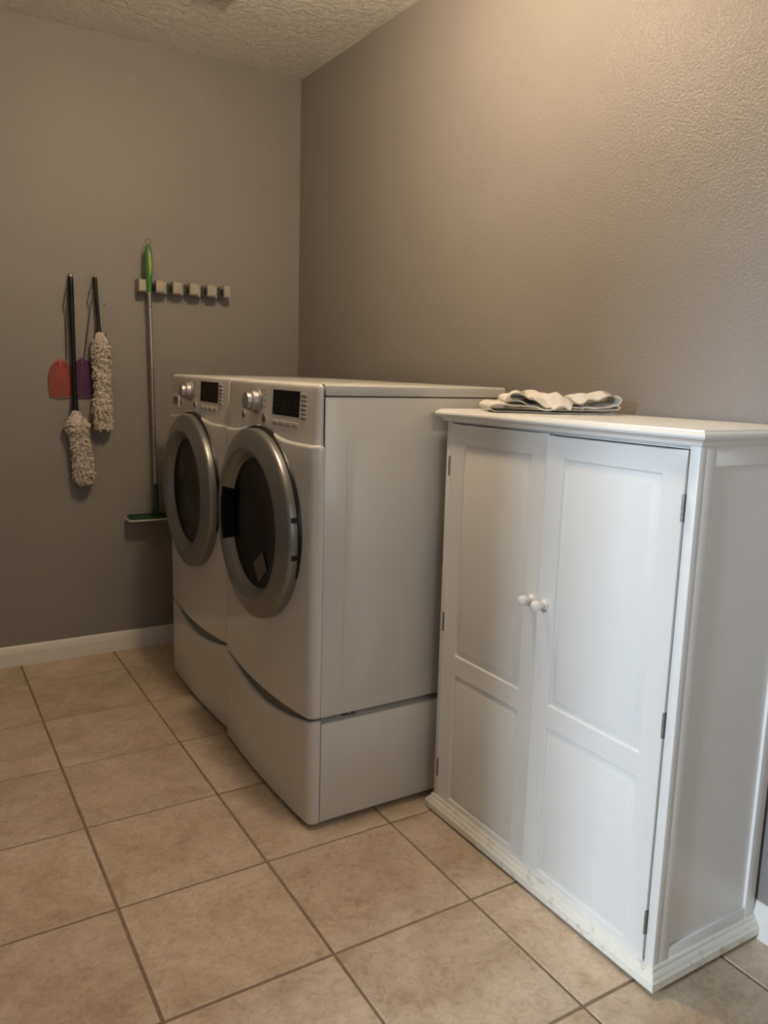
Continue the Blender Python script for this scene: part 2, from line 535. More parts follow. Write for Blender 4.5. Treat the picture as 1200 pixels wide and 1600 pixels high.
def cupboard():
    bx0 = -1.875
    r = thing('cupboard', (-0.20, bx0, 0.0), 'white wooden two-door cupboard with raised panels standing by the grey wall', 'cupboard')
    Y = lambda t: bx0 - t                          # t: distance from the left end
    xf = -0.385
    yl, yr = Y(0.004), Y(0.876)
    zt = 1.236
    # carcass: end panels, stiles, back, floor
    bm = N()
    box(bm, -0.020, -0.0145, yr + .012, yl - .012, 0.03, zt)          # back board
    box(bm, xf + 0.02, -0.02, yl - 0.012, yl - 0.006, 0.03, zt)        # far end panel
    box(bm, xf + 0.02, -0.02, yr + 0.0075, yr + 0.014, 0.03, zt)        # near end panel, recessed
    box(bm, xf + 0.005, -0.02, yr + .012, yl - .012, 0.03, 0.046)
    box(bm, xf + 0.02, -0.02, yr + .012, yl - .012, zt - 0.012, zt)
    link('carcass', bm, MT['cab'], r)
    for t0, t1 in ((0.004, 0.0225), (0.8515, 0.876)):
        link('front_stile', bx(xf, xf + 0.021, Y(t1), Y(t0), 0.03, zt, bevel=0.0015), MT['cab'], r, smooth=40)
    link('bottom_rail', bx(xf + 0.001, xf + 0.02, Y(0.8515), Y(0.0225), 0.03, 0.0455), MT['cab'], r)
    link('top_rail', bx(xf + 0.004, xf + 0.02, Y(0.8515), Y(0.0225), 1.230, zt), MT['cab'], r)
    for y0, y1 in ((yr, yr + 0.012), (yl - 0.012, yl)):                # frames of both ends
        for x0, x1 in ((xf + 0.021, xf + 0.052), (-0.050, -0.0145)):
            link('end_stile', bx(x0, x1, y0, y1, 0.03, zt, bevel=0.0003), MT['cab'], r, smooth=40)
        for z0, z1 in ((0.03, 0.078), (1.190, zt)):
            link('end_rail', bx(xf + 0.052, -0.050, y0 + .0004, y1 - .0004, z0, z1, bevel=0.0003), MT['cab'], r, smooth=40)
    link('door_gap_dark', bx(xf + 0.024, xf + 0.027, Y(0.866), Y(0.014), 0.048, 1.222), MT['gap'], r)  # dark sheet behind the doors, stands for shade in their gaps
    # doors
    def door(t0, t1, z0, z1, px, panels, knob_t, hinge_t, xo):
        d = link('door', panel_door(Y(t1), Y(t0), z0, z1, xf - xo, xf + 0.019 - xo, [(Y(b), Y(a), c, e) for a, b, c, e in panels]), MT['cab'], r, smooth=25)
        prof = [(0.0, 0.044), (0.005, 0.0435), (0.0095, 0.0415), (0.0127, 0.038), (0.0143, 0.0335), (0.0144, 0.029), (0.0130, 0.0235), (0.0100, 0.019),
                (0.0078, 0.0155), (0.0075, 0.013), (0.0090, 0.009), (0.0125, 0.006), (0.0135, 0.003), (0.0135, 0.0)]
        link('knob', lathe(N(), prof, (xf - xo, Y(knob_t), 0.793), (-1, 0, 0), 32), MT['cab'], d, smooth=40)
        for z in (0.147, 0.6235, 1.103):
            bm = N()
            yy = Y(hinge_t)
            tube(bm, [(xf - xo - 0.0015, yy, z - 0.029), (xf - xo - 0.0015, yy, z + 0.029)], 0.0028, 8)
            for k in range(5):
                zz = z - 0.029 + 0.0116 * k
                tube(bm, [(xf - xo - 0.0015, yy, zz + 0.0008), (xf - xo - 0.0015, yy, zz + 0.0105)], 0.0034, 8)
            box(bm, xf - xo - 0.0006, xf - xo + 0.012, yy - 0.001, yy + 0.001, z - 0.029, z + 0.029)
            link('hinge', bm, MT['hinge'], d, smooth=40)
    door(0.0245, 0.4335, 0.048, 1.226, None, [(0.081, 0.376, 0.066, 0.475), (0.081, 0.376, 0.531, 1.170)], 0.407, 0.0225, 0.0)
    door(0.4355, 0.8485, 0.0475, 1.222, None, [(0.489, 0.791, 0.066, 0.475), (0.489, 0.791, 0.531, 1.170)], 0.460, 0.8495, 0.003)
    # top with a stepped, rounded edge
    prof = [(-0.012, zt - 0.002), (0.008, zt - 0.002), (0.010, zt + 0.001), (0.012, zt + 0.005), (0.017, zt + 0.0085), (0.019, zt + 0.010), (0.022, zt + 0.011),
            (0.027, zt + 0.0135), (0.0295, zt + 0.018), (0.0285, zt + 0.0225), (0.025, zt + 0.0255), (0.0235, zt + 0.0265), (0.021, zt + 0.027), (0.018, zt + 0.0305), (0.014, zt + 0.032)]
    bm, st = ring_moulding(prof, xf, yr, yl)
    bm.faces.new(st[-1])
    bm.faces.new(st[0])
    bm.faces.new([s[0] for s in st] + [s[3] for s in reversed(st)])
    link('top_board', bm, MT['cab'], r, smooth=28)
    # base moulding
    prof = [(-0.004, 0.050), (0.004, 0.049), (0.006, 0.045), (0.006, 0.041), (0.010, 0.038), (0.014, 0.033), (0.015, 0.029), (0.017, 0.0275), (0.0195, 0.024), (0.020, 0.006), (0.018, 0.003), (-0.004, 0.003)]
    bm, st = ring_moulding(prof, xf, yr, yl)
    bm.faces.new([s[0] for s in st])
    bm.faces.new([s[3] for s in st])
    link('base_moulding', bm, MT['worn'], r, smooth=25)
    r.rotation_euler.x = -0.0105
    r.location.z = 0.0
    return r
cupboard()

# ------------------------------------------------------------------ washer, dryer and their pedestals
HW = 0.356
def plan(yc, dx, seam=-0.765):
    """outline of the bowed front seen from above: points (y, x, ny, nx), normal pointing into the room"""
    pts = []
    def xf(t):
        return -0.811 + 0.010 * (t / 0.31) ** 2
    R = 0.027
    # right end (towards the camera, -y) first
    arc = []
    for k in range(7):
        a = PI / 2 * k / 6
        arc.append((-HW + R * (1 - math.cos(PI / 2 - a)) if False else -(HW - R) - R * math.cos(a), xf(HW - R) + R - R * math.sin(a), -math.cos(a), -math.sin(a)))
    pts.append((-HW, seam, -1.0, 0.0))
    pts += arc
    n = 28
    for k in range(1, n):
        t = -(HW - R) + 2 * (HW - R) * k / n
        s = 2 * 0.010 * t / 0.31 ** 2
        L = math.hypot(1, s)
        pts.append((t, xf(t), s / L * 1.0, -1 / L))
    for (t, x, ny, nx) in reversed(arc):
        pts.append((-t, x, -ny, nx))
    pts.append((HW, seam, 1.0, 0.0))
    return [(yc + t, x + dx, ny, nx, t / HW) for t, x, ny, nx in pts]
def loft_front(pl, zlo, zhi, inset=0.0, rt=0.008, rb=0.004, tilt=0.0, back=-0.758, rows=10):
    bm = N()
    cols = []
    dx = None
    for (y, x, ny, nx, u) in pl:
        a, b = zlo(u), zhi(u)
        sec = []
        for k in range(4):
            q = PI / 2 * k / 3
            sec.append((rb * (1 - math.sin(q)), a + rb * (1 - math.cos(q))))
        for k in range(1, rows):
            sec.append((0.0, a + rb + (b - rt - a - rb) * k / rows))
        for k in range(6):
            q = PI / 2 * k / 5
            sec.append((rt * (1 - math.cos(q)), b - rt * (1 - math.sin(q))))
        col = []
        for o, z in sec:
            oo = inset + o + tilt * max(0.0, z - a) * abs(nx)
            px = x - nx * oo
            py = y - ny * oo
            col.append(bm.verts.new((min(px, back), py, z)))
        yb = y - ny * inset
        col.append(bm.verts.new((back, yb, b)))
        col.append(bm.verts.new((back, yb, a)))
        cols.append(col)
    m = len(cols[0])
    for A, B in zip(cols, cols[1:]):
        for k in range(m):
            j = (k + 1) % m
            try:
                bm.faces.new((A[k], A[j], B[j], B[k]))
            except ValueError:
                pass
    bm.faces.new(cols[0])
    bm.faces.new(cols[-1])
    bmesh.ops.remove_doubles(bm, verts=bm.verts[:], dist=1e-5)
    return bm

Z_RIDGE = lambda u: 1.159 + 0.005 * u * u + 0.035 * math.exp(-((u - 0.10) / 0.42) ** 2)
Z_BODY = lambda u: 0.337 + 0.018 * abs(u) ** 2.2
Z_PED = lambda u: 0.294 + 0.055 * abs(u) ** 1.7

def pedestal(yc, dx, label):
    r = thing('laundry_pedestal', (-0.45 + dx, yc, 0.0), label, 'pedestal', 'drawer pedestals under the machines')
    b = bx(-0.761 + dx, -0.135 + dx, yc - HW + .001, yc + HW - .001, 0.020, 0.336, bevel=0.004)
    link('body', b, MT['enamel'], r, smooth=40)
    pl = plan(yc, dx)
    d = link('drawer_front', loft_front(pl, lambda u: 0.016, Z_PED, rt=0.010, rb=0.006, back=-0.764 + dx, rows=8), MT['enamel'], r, smooth=40)
    bm = loft_front(plan(yc, dx), lambda u: 0.275, lambda u: 0.346 + 0.006 * abs(u), inset=0.016, rt=0.003, back=-0.7625 + dx, rows=3)
    link('handle_channel', bm, MT['darkgrey'], r, label='dark grey finger channel above the drawer', smooth=40)
    for sx in (-0.745, -0.17):
        for sy in (-1, 1):
            bm = N()
            x, y = sx + dx, yc + sy * 0.312
            lathe(bm, [(0.0, 0.0), (0.019, 0.0), (0.020, 0.004), (0.018, 0.010), (0.009, 0.012), (0.009, 0.022), (0, 0.022)], (x, y, 0), (0, 0, 1), 18)
            link('foot', bm, MT['zinc'], r, smooth=40)
    return r

def machine(name, yc, dx, zo, label, cat, dryer):
    r = thing(name, (-0.45 + dx, yc, 0.336), label, cat)
    pl = plan(yc, dx)
    # cabinet with a shallow embossed side
    bm = bx(-0.7643 + dx, -0.135 + dx, yc - HW, yc + HW, 0.357, 1.2972, bevel=0.003)
    for s in (-1, 1):
        y = yc + s * HW
        p = bmesh.ops.create_cube(bm, size=1.0)['verts']
        for v in p:
            v.co = Vector((-0.43 + dx + v.co.x * 0.53, y + v.co.y * 0.0022, 0.80 + v.co.z * 0.80))
        es = [e for e in {e for v in p for e in v.link_edges} if abs(e.verts[0].co.y - e.verts[1].co.y) > 1e-4]
        rr = bmesh.ops.bevel(bm, geom=es, offset=0.05, segments=6, affect='EDGES', profile=0.5)
        fs = [f for f in rr['faces']]
        oe = [e for e in {e for f in bm.faces for e in f.edges} if all(abs(v.co.y - (y + s * 0.0011)) < 1e-5 for v in e.verts) and len(e.link_faces) == 2]
        bmesh.ops.bevel(bm, geom=oe, offset=0.0010, segments=2, affect='EDGES', profile=0.5)
    link('body', bm, MT['enamel'], r, smooth=35)
    link('seam_dark', bx(-0.7655 + dx, -0.150 + dx, yc - HW + .004, yc + HW - .004, 0.365, 1.318), MT['gap'], r)  # black inner block so the seams look shaded
    bm = bx(-0.7653 + dx, -0.132 + dx, yc - HW - .0005, yc + HW + .0005, 1.2995, 1.331, bevel=0.006, seg=3)
    link('top_cover', bm, MT['enamel'], r, smooth=40)
    fp = link('front_panel', loft_front(pl, lambda u: Z_BODY(u), lambda u: Z_RIDGE(u), rt=0.011, rb=0.008, back=-0.7655 + dx, rows=14), MT['enamel'], r, smooth=40)
    cp = link('control_panel', loft_front(pl, lambda u: Z_RIDGE(u) - 0.014, lambda u: 1.331, inset=0.009, rt=0.012, rb=0.0, tilt=0.045, back=-0.7655 + dx, rows=12), MT['panelw'], r, smooth=40)
    # ---- porthole door
    cz = 0.882
    xb = -0.800 + dx
    yd = yc + 0.010
    prof = [(0.285, -0.012), (0.300, -0.008), (0.302, 0.0), (0.3025, 0.027), (0.3015, 0.034), (0.298, 0.0385), (0.292, 0.041), (0.243, 0.0555), (0.239, 0.0562), (0.234, 0.0545),
            (0.226, 0.047), (0.2175, 0.034), (0.2125, 0.024), (0.2085, 0.020), (0.2085, 0.012)]
    d = link('door', lathe(N(), prof, (xb, yd, cz), (-1, 0, 0), 96), MT['silver'], r, label='round silver door ring', smooth=30)
    link('door_gap_ring', lathe(N(), [(0.280, -0.012), (0.3035, -0.012), (0.3040, 0.012), (0.302, 0.0145), (0.292, 0.0145)], (xb, yd - 0.001, cz + 0.0065), (-1, 0, 0), 80), MT['blackp'], d, smooth=40)  # black ring standing for the shaded gap behind the door
    link('door_glass', lathe(N(), [(0.2085, 0.020), (0.200, 0.0185), (0.15, 0.0165), (0.145, 0.0155), (0.08, 0.015), (0.0, 0.015)], (xb, yd, cz), (-1, 0, 0), 80), MT['glass'], d, label='dark smoked door glass', smooth=40)
    E1 = (0, -1, 0)                                        # angle 0 points to the camera side (-y)
    for a in ((11.8, -9.2) if dryer else ()):
        a = math.radians(a)
        # axis -x, e1 -y: e2 = (-x) x (-y) = +z
        link('hinge_slot', lathe(N(), [(0.3005, 0.004), (0.3036, 0.004), (0.3036, 0.033), (0.3005, 0.033)], (xb, yd, cz), (-1, 0, 0), 2, a - 0.026, a + 0.026, e1=E1, closed_prof=True), MT['blackp'], d)
    if dryer:
        pr = [(0.2, 0.0215), (0.2125, 0.026), (0.2175, 0.036), (0.226, 0.049), (0.230, 0.0530), (0.2315, 0.0530), (0.2315, 0.045), (0.2, 0.010)]
        h = link('handle', lathe(N(), pr, (xb, yd, cz), (-1, 0, 0), 16, PI - 0.41, PI + 0.40, e1=E1, closed_prof=True), MT['matteblack'], d, label='black inset door handle', smooth=30)
        pr = [(0.211, 0.030), (0.218, 0.032), (0.218, 0.052), (0.216, 0.055), (0.211, 0.052)]
        link('handle_grip', lathe(N(), pr, (xb, yd, cz), (-1, 0, 0), 14, PI - 0.37, PI + 0.37, e1=E1, closed_prof=True), MT['matteblack'], h, smooth=30)
        bm = N()
        cy, cz2, ca = yd - 0.035, cz - 0.135, math.radians(-38)
        q = []
        for a, b in ((-0.045, -0.034), (0.045, -0.034), (0.045, 0.034), (-0.045, 0.034)):
            q.append((cy + a * math.cos(ca) - b * math.sin(ca), cz2 + a * math.sin(ca) + b * math.cos(ca)))
        prism(bm, q, 'x', xb - 0.0180, xb - 0.0195)
        link('paper_label', bm, MT['sticker'], d, label='faded paper label behind the door glass')
    # ---- controls on the panel
    def pxx(t, z):
        u = t / HW
        x = -0.811 + 0.010 * (t / 0.31) ** 2
        return x + 0.009 + 0.045 * max(0.0, z - (Z_RIDGE(u) - 0.014)) + dx
    def plate(nm, t0, t1, z0, z1, mat, proud=0.0012, bev=0.0, parent=cp, lab=None, n=1):
        # a thin plate lying on the panel, following its tilt and bow
        bm = N()
        c = []
        for off in (-proud, 0.004):
            row = []
            for t, z in ((t0, z0), (t1, z0), (t1, z1), (t0, z1)):
                row.append(bm.verts.new((pxx(t, z) + off, yc + t, z + zo)))
            c.append(row)
        bm.faces.new(c[0])
        bm.faces.new(c[1])
        bridge(bm, c[0], c[1])
        if bev:
            bmesh.ops.recalc_face_normals(bm, faces=bm.faces[:])
            bevel_all(bm, bev, 2)
        return link(nm, bm, mat, parent, lab, smooth=40 if bev else None)
    t0 = 0.056
    z0 = 1.266 + zo
    ko = (pxx(t0, 1.266), yc + t0, z0)
    ax = Vector((-1, 0, 0.045)).normalized()
    kp = [(0.039, -0.002), (0.039, 0.003), (0.037, 0.006), (0.034, 0.007), (0.033, 0.022), (0.0305, 0.025), (0.0265, 0.026), (0.0265, 0.037), (0.0255, 0.040), (0.022, 0.0415), (0.0, 0.0415)]
    link('dial_knob', lathe(N(), kp, ko, ax, 48), MT['chrome'], cp, label='silver program dial', smooth=30)
    disp = plate('display', -0.243, -0.070, 1.233, 1.307, MT['black'], 0.0014, lab='black display window')
    # faint indicator marks in the window, too small to pick apart
    bm = N()
    for i in range(4):
        for j in range(4):
            w = random.uniform(0.010, 0.022)
            tt = -0.098 - j * 0.040
            zz = 1.246 + i * 0.015
            vs = [bm.verts.new((pxx(t, z) - 0.0017, yc + t, z + zo)) for t, z in ((tt, zz), (tt - w, zz), (tt - w, zz + 0.002), (tt, zz + 0.002))]
            bm.faces.new(vs)
    link('indicator_marks', bm, MT['faint'], disp, kind='stuff')
    for i in range(6):
        z = 1.2955 - i * 0.0125
        plate('side_button', -0.285, -0.252, z - 0.0005, z + 0.0062, MT['button'], 0.0026, 0.0008)
        plate('side_button_shade', -0.283, -0.254, z - 0.0042, z - 0.0014, MT['marks'], 0.0008)  # darker strip painted as shade below the button
    for i in range(4):
        t = -0.071 - i * 0.0435
        plate('program_button', t - 0.037, t, 1.2060, 1.2175, MT['button'], 0.0026, 0.0008)
        plate('button_shade', t - 0.035, t - 0.003, 1.2030, 1.2052, MT['marks'], 0.0008)  # shade below the button, put in as a grey strip
    for t, z, rr in ((0.172, 1.217, 0.0105), (-0.006, 1.217, 0.0125)):
        bm = lathe(N(), [(rr, -0.001), (rr, 0.003), (rr * 0.8, 0.0045), (0.0, 0.0045)], (pxx(t, z), yc + t, z + zo), (-1, 0, 0), 24)
        b = link('round_button', bm, MT['brownbtn'], cp, smooth=40)
        bm = lathe(N(), [(rr * 1.02, -0.001), (rr * 1.25, -0.001), (rr * 1.25, 0.002), (rr * 1.02, 0.003)], (pxx(t, z), yc + t, z + zo), (-1, 0, 0), 24)
        link('bezel', bm, MT['chrome'], b, smooth=40)
    plate('cycle_line', 0.0150, 0.0180, 1.240, 1.302, MT['blackp'], 0.0006)
    lz = 1.287
    link('indicator_light', lathe(N(), [(0.0035, -0.001), (0.0035, 0.002), (0.0, 0.003)], (pxx(0.012, lz), yc + 0.010, lz + zo), (-1, 0, 0), 12), MT['white'], cp, smooth=40)
    bm = N()
    for z in (1.299, 1.286, 1.269, 1.250):
        for w0, w1 in ((0.000, 0.0085),):
            vs = [bm.verts.new((pxx(t, zz) - 0.0006, yc + t, zz + zo)) for t, zz in ((w0 - 0.012, z), (w1, z), (w1, z + 0.0035), (w0 - 0.012, z + 0.0035))]
            bm.faces.new(vs)
    link('cycle_marks', bm, MT['marks'], cp, kind='stuff')
    plate('badge', 0.3180, 0.3220, 1.268, 1.304, MT['chrome'], 0.0020, 0.0006)
    if not dryer:
        dd = plate('detergent_drawer', 0.212, 0.312, 1.196, 1.240, MT['panelw'], 0.0035, 0.001, lab='detergent drawer pull')
        plate('drawer_scoop', 0.218, 0.300, 1.205, 1.236, MT['brownbtn'], 0.0048, 0.0, parent=dd)
    # ---- levelling legs standing in the gap over the pedestal
    for sx in (-0.655, -0.20):
        for sy in (-1, 1):
            bm = N()
            x, y = sx + dx, yc + sy * (HW - 0.028)
            lathe(bm, [(0.0, 0.336), (0.015, 0.336), (0.016, 0.341), (0.010, 0.344), (0.007, 0.345), (0.007, 0.358), (0, 0.358)], (x, y, 0), (0, 0, 1), 16)
            box(bm, x - 0.020, x + 0.020, y - 0.012 * 1, y + 0.012, 0.3365, 0.340, bevel=0.001)
            link('leveling_leg', bm, MT['zinc'], r, smooth=40)
    return r

DRY_Y, WASH_Y = -1.462, -0.738
pedestal(WASH_Y, 0.015, 'white drawer pedestal under the washer by the mop')
pedestal(DRY_Y, 0.0, 'white drawer pedestal under the dryer beside the cupboard')
machine('washer', WASH_Y, 0.015, 0.004, 'white front-loading washer with detergent drawer, nearer the back wall', 'washer', False)
machine('dryer', DRY_Y, 0.0, 0.0, 'white front-loading dryer with black door handle, next to the cupboard', 'dryer', True)

# ------------------------------------------------------------------ crumpled towel on the cupboard
def towel():
    from mathutils import noise as nz
    zc = 1.2715                      # height of the cupboard top under it
    O = Vector((-0.400, -2.080))
    D1 = Vector((0.875, -0.484))     # along the pile
    D2 = Vector((0.484, 0.875))      # across it, away from the near edge
    path = []
    def seg(y0, y1, z0, z1, n, bow=0.0):
        for k in range(n):
            f = k / n
            path.append((y0 + (y1 - y0) * f, z0 + (z1 - z0) * f + bow * math.sin(PI * f)))
    def arc(yc, zc_, ry, rz, a0, a1, n):
        for k in range(n):
            a = a0 + (a1 - a0) * k / n
            path.append((yc - ry * math.cos(a), zc_ + rz * math.sin(a)))
    seg(0.350, 0.020, 0.002, 0.002, 44)
    arc(0.020, 0.0135, 0.020, 0.0115, -PI / 2, PI / 2, 14)
    seg(0.024, 0.345, 0.0250, 0.0145, 44, -0.006)
    arc(0.345, 0.0205, 0.013, 0.006, PI * 1.5, PI * 0.5, 10)
    seg(0.342, 0.062, 0.0265, 0.0275, 40, -0.003)
    arc(0.064, 0.0360, 0.014, 0.0085, -PI / 2, PI / 2, 12)
    seg(0.068, 0.200, 0.0445, 0.0375, 26, 0.003)
    seg(0.200, 0.305, 0.0375, 0.0570, 18, 0.003)
    arc(0.315, 0.0400, 0.040, 0.0175, PI / 2, PI * 1.5, 20)
    seg(0.315, 0.235, 0.0225, 0.0320, 10)
    NW = 50
    bm = N()
    uvl = bm.loops.layers.uv.new('UVMap')
    L = [0.0]
    for a, b in zip(path, path[1:]):
        L.append(L[-1] + math.hypot(b[0] - a[0], b[1] - a[1]))
    ga = lambda v, c, w: math.exp(-((v - c) / w) ** 2)
    grid = []
    for i, (a, z) in enumerate(path):
        row = []
        s = L[i]
        top = min(1.0, max(0.0, (z - 0.014) / 0.02))
        lift = min(1.0, z / 0.02)
        # corners of the upper layers hang down over the near side
        hang = top * (0.95 * ga(a, 0.150, 0.030) + 0.95 * ga(a, 0.222, 0.026) + 0.5 * ga(a, 0.285, 0.02))
        if z > 0.042:
            hang *= 0.55
        fr = 0.022 * nz.noise((s * 6, 1.7, 0)) + 0.010 * nz.noise((s * 19, 5.0, 0)) + 0.010 * (1 - top) - 0.030 * hang
        dp = 0.19 - 0.10 * a / 0.36 + 0.012 * nz.noise((s * 5, 8.0, 0))
        for j in range(NW + 1):
            f = (j / NW) ** 1.5
            b = fr + (dp - fr) * f
            w = 0.0030 * nz.noise((a * 16, b * 16, s * 1.5)) * lift
            w += 0.0022 * nz.noise((a * 45, b * 38, s * 2.0)) * lift
            w += top * 0.0105 * (abs(nz.noise((a * 13 + b * 9, b * 13 - a * 7, s * 0.7 + 4))) * 2 - 0.5)
            dg = (a - 0.185) * 0.80 + (b - 0.03) * 0.55            # rolled twist crossing the upper layers
            w += top * 0.015 * ga(dg, 0, 0.014)
            w -= top * 0.008 * (ga(dg, 0.030, 0.012) + ga(dg, -0.028, 0.012))
            t = max(0.0, 1 - f / 0.30)
            zz = z * (1 - min(0.93, hang * t ** 0.8)) + w * (1 - 0.6 * min(1, hang) * t)
            aa = a + 0.010 * nz.noise((b * 12, s * 4, 3.3)) * (0.3 + lift)
            P = O + D1 * aa + D2 * b
            row.append(bm.verts.new((min(P.x, -0.012), P.y, zc + max(0.0024, zz))))
        grid.append(row)
    for i in range(len(grid) - 1):
        for j in range(NW):
            f = bm.faces.new((grid[i][j], grid[i + 1][j], grid[i + 1][j + 1], grid[i][j + 1]))
            for lp, (a, b) in zip(f.loops, ((i, j), (i + 1, j), (i + 1, j + 1), (i, j + 1))):
                lp[uvl].uv = (L[a], b / NW * 0.25)
    o = link('towel', bm, MT['cloth'], smooth=60)
    tag(o, 'crumpled white towel with grey stripes lying on the cupboard top', 'towel')
    s = o.modifiers.new('thickness', 'SOLIDIFY')
    s.thickness = 0.0034
    s.offset = 0.0
    sb = o.modifiers.new('soft', 'SUBSURF')
    sb.levels = sb.render_levels = 1
towel()

# ------------------------------------------------------------------ things hanging on the back wall
def nail(x, z, ln, parent, name='nail'):
    bm = N()
    tube(bm, [(x, 0.002, z), (x, -ln, z + 0.004)], 0.0016, 8)
    lathe(bm, [(0.0, 0.0), (0.0042, 0.0), (0.0042, 0.0014), (0.0, 0.002)], (x, -ln, z + 0.004), (0, -1, 0.1), 12)
    return link(name, bm, MT['zinc'], parent, smooth=40)

def duster(label, top, hend, axis_pts, radii, rt, ru, seed):
    """black handle from top to hend, fluffy head along axis_pts"""
    rnd = random.Random(seed)
    r = thing('duster', (top[0], -0.01, top[2]), label, 'duster', 'lambswool dusters hanging on the back wall')
    T, E = Vector(top), Vector(hend)
    pts = [T + (E - T) * f for f in (0, .02, .06, .3, .6, .85, .94, 1.0)]
    link('handle', tube(N(), pts, [rt * 0.55, rt * 0.95, rt, rt * 0.95, ru, ru, ru * 1.25, ru * 1.55], 14), MT['blackp'], r, label='black plastic handle', smooth=40)
    bm = lathe(N(), [(rt * 0.72, -0.006), (rt * 0.8, 0.0), (rt * 0.7, 0.006), (rt * 0.35, 0.010), (0, 0.011)], T, (T - E), 14)
    link('end_cap', bm, MT['zinc'], r, label='shiny rounded end cap', smooth=40)
    bm = tube(N(), [T + Vector((0, 0.004, -0.004)), T + Vector((0.002, 0.012, 0.004)), T + Vector((0, 0.020, 0.0)), T + Vector((0, 0.012, -0.010)), T + Vector((0, 0.004, -0.006))], 0.0012, 6)
    link('hanging_loop', bm, MT['wire'], r)
    nail(T.x, T.z + 0.002, 0.020, r)
    # fluffy head
    A = [Vector(p) for p in axis_pts]
    bm = N()
    tube(bm, A, [max(0.006, q * 0.80) for q in radii], 16)
    tot = len(A) - 1
    cnt = 2100
    for k in range(cnt):
        f = rnd.random() * tot
        i = min(int(f), tot - 1)
        g = f - i
        c = A[i].lerp(A[i + 1], g)
        rad = radii[i] + (radii[i + 1] - radii[i]) * g
        t = (A[i + 1] - A[i]).normalized()
        e = t.orthogonal().normalized()
        h = t.cross(e)
        a = rnd.random() * 2 * PI
        n = e * math.cos(a) + h * math.sin(a)
        p = c + n * rad * 0.74
        down = t * rnd.uniform(0.35, 1.1)
        if f < 1.0:
            down = t * rnd.uniform(1.2, 2.2)
        dirv = (n * rnd.uniform(0.35, 1.0) + down + Vector((rnd.uniform(-.4, .4), rnd.uniform(-.4, .4), rnd.uniform(-.3, .3)))).normalized()
        ln = rnd.uniform(0.012, 0.026) * (0.8 if f < 1 else 1.0)
        w = rnd.uniform(0.0030, 0.0060)
        s = dirv.cross(n)
        if s.length < 1e-3:
            continue
        s.normalize()
        q = s.cross(dirv).normalized()
        mid = p + dirv * ln * 0.55 + n * 0.002
        tip = p + dirv * ln - n * 0.001
        V0 = [bm.verts.new(p + s * w * 0.6), bm.verts.new(p - s * w * 0.6), bm.verts.new(p + q * w * 0.6)]
        V1 = [bm.verts.new(mid + s * w), bm.verts.new(mid - s * w), bm.verts.new(mid + q * w * 0.9)]
        vt = bm.verts.new(tip)
        for x in range(3):
            y = (x + 1) % 3
            bm.faces.new((V0[x], V0[y], V1[y], V1[x]))
            bm.faces.new((V1[x], V1[y], vt))
    for v in bm.verts:
        if v.co.y > -0.003:
            v.co.y = -0.003
    link('head', bm, MT['fluff'], r, label='fluffy off-white wool head', smooth=70)
    return r

duster('fluffy duster with long black handle, hanging lower and further left',
       (-1.097, -0.024, 1.736), (-1.101, -0.042, 1.152),
       [(-1.102, -0.045, 1.158), (-1.101, -0.048, 1.120), (-1.099, -0.052, 1.092), (-1.094, -0.052, 1.060), (-1.089, -0.052, 1.015), (-1.084, -0.052, 0.975), (-1.079, -0.052, 0.93), (-1.076, -0.051, 0.885), (-1.075, -0.050, 0.850), (-1.075, -0.049, 0.835)],
       [0.012, 0.036, 0.057, 0.043, 0.043, 0.040, 0.045, 0.048, 0.042, 0.020], 0.0115, 0.0095, 11)
duster('shorter fluffy duster with thin black handle, hanging beside the purple swatter',
       (-0.996, -0.024, 1.740), (-0.988, -0.042, 1.496),
       [(-0.988, -0.044, 1.500), (-0.988, -0.046, 1.470), (-0.987, -0.050, 1.435), (-0.986, -0.050, 1.385), (-0.985, -0.050, 1.33), (-0.984, -0.050, 1.27), (-0.984, -0.050, 1.21), (-0.985, -0.050, 1.165), (-0.985, -0.050, 1.115), (-0.984, -0.049, 1.078)],
       [0.012, 0.028, 0.040, 0.036, 0.036, 0.033, 0.036, 0.042, 0.040, 0.036], 0.0085, 0.0078, 23)

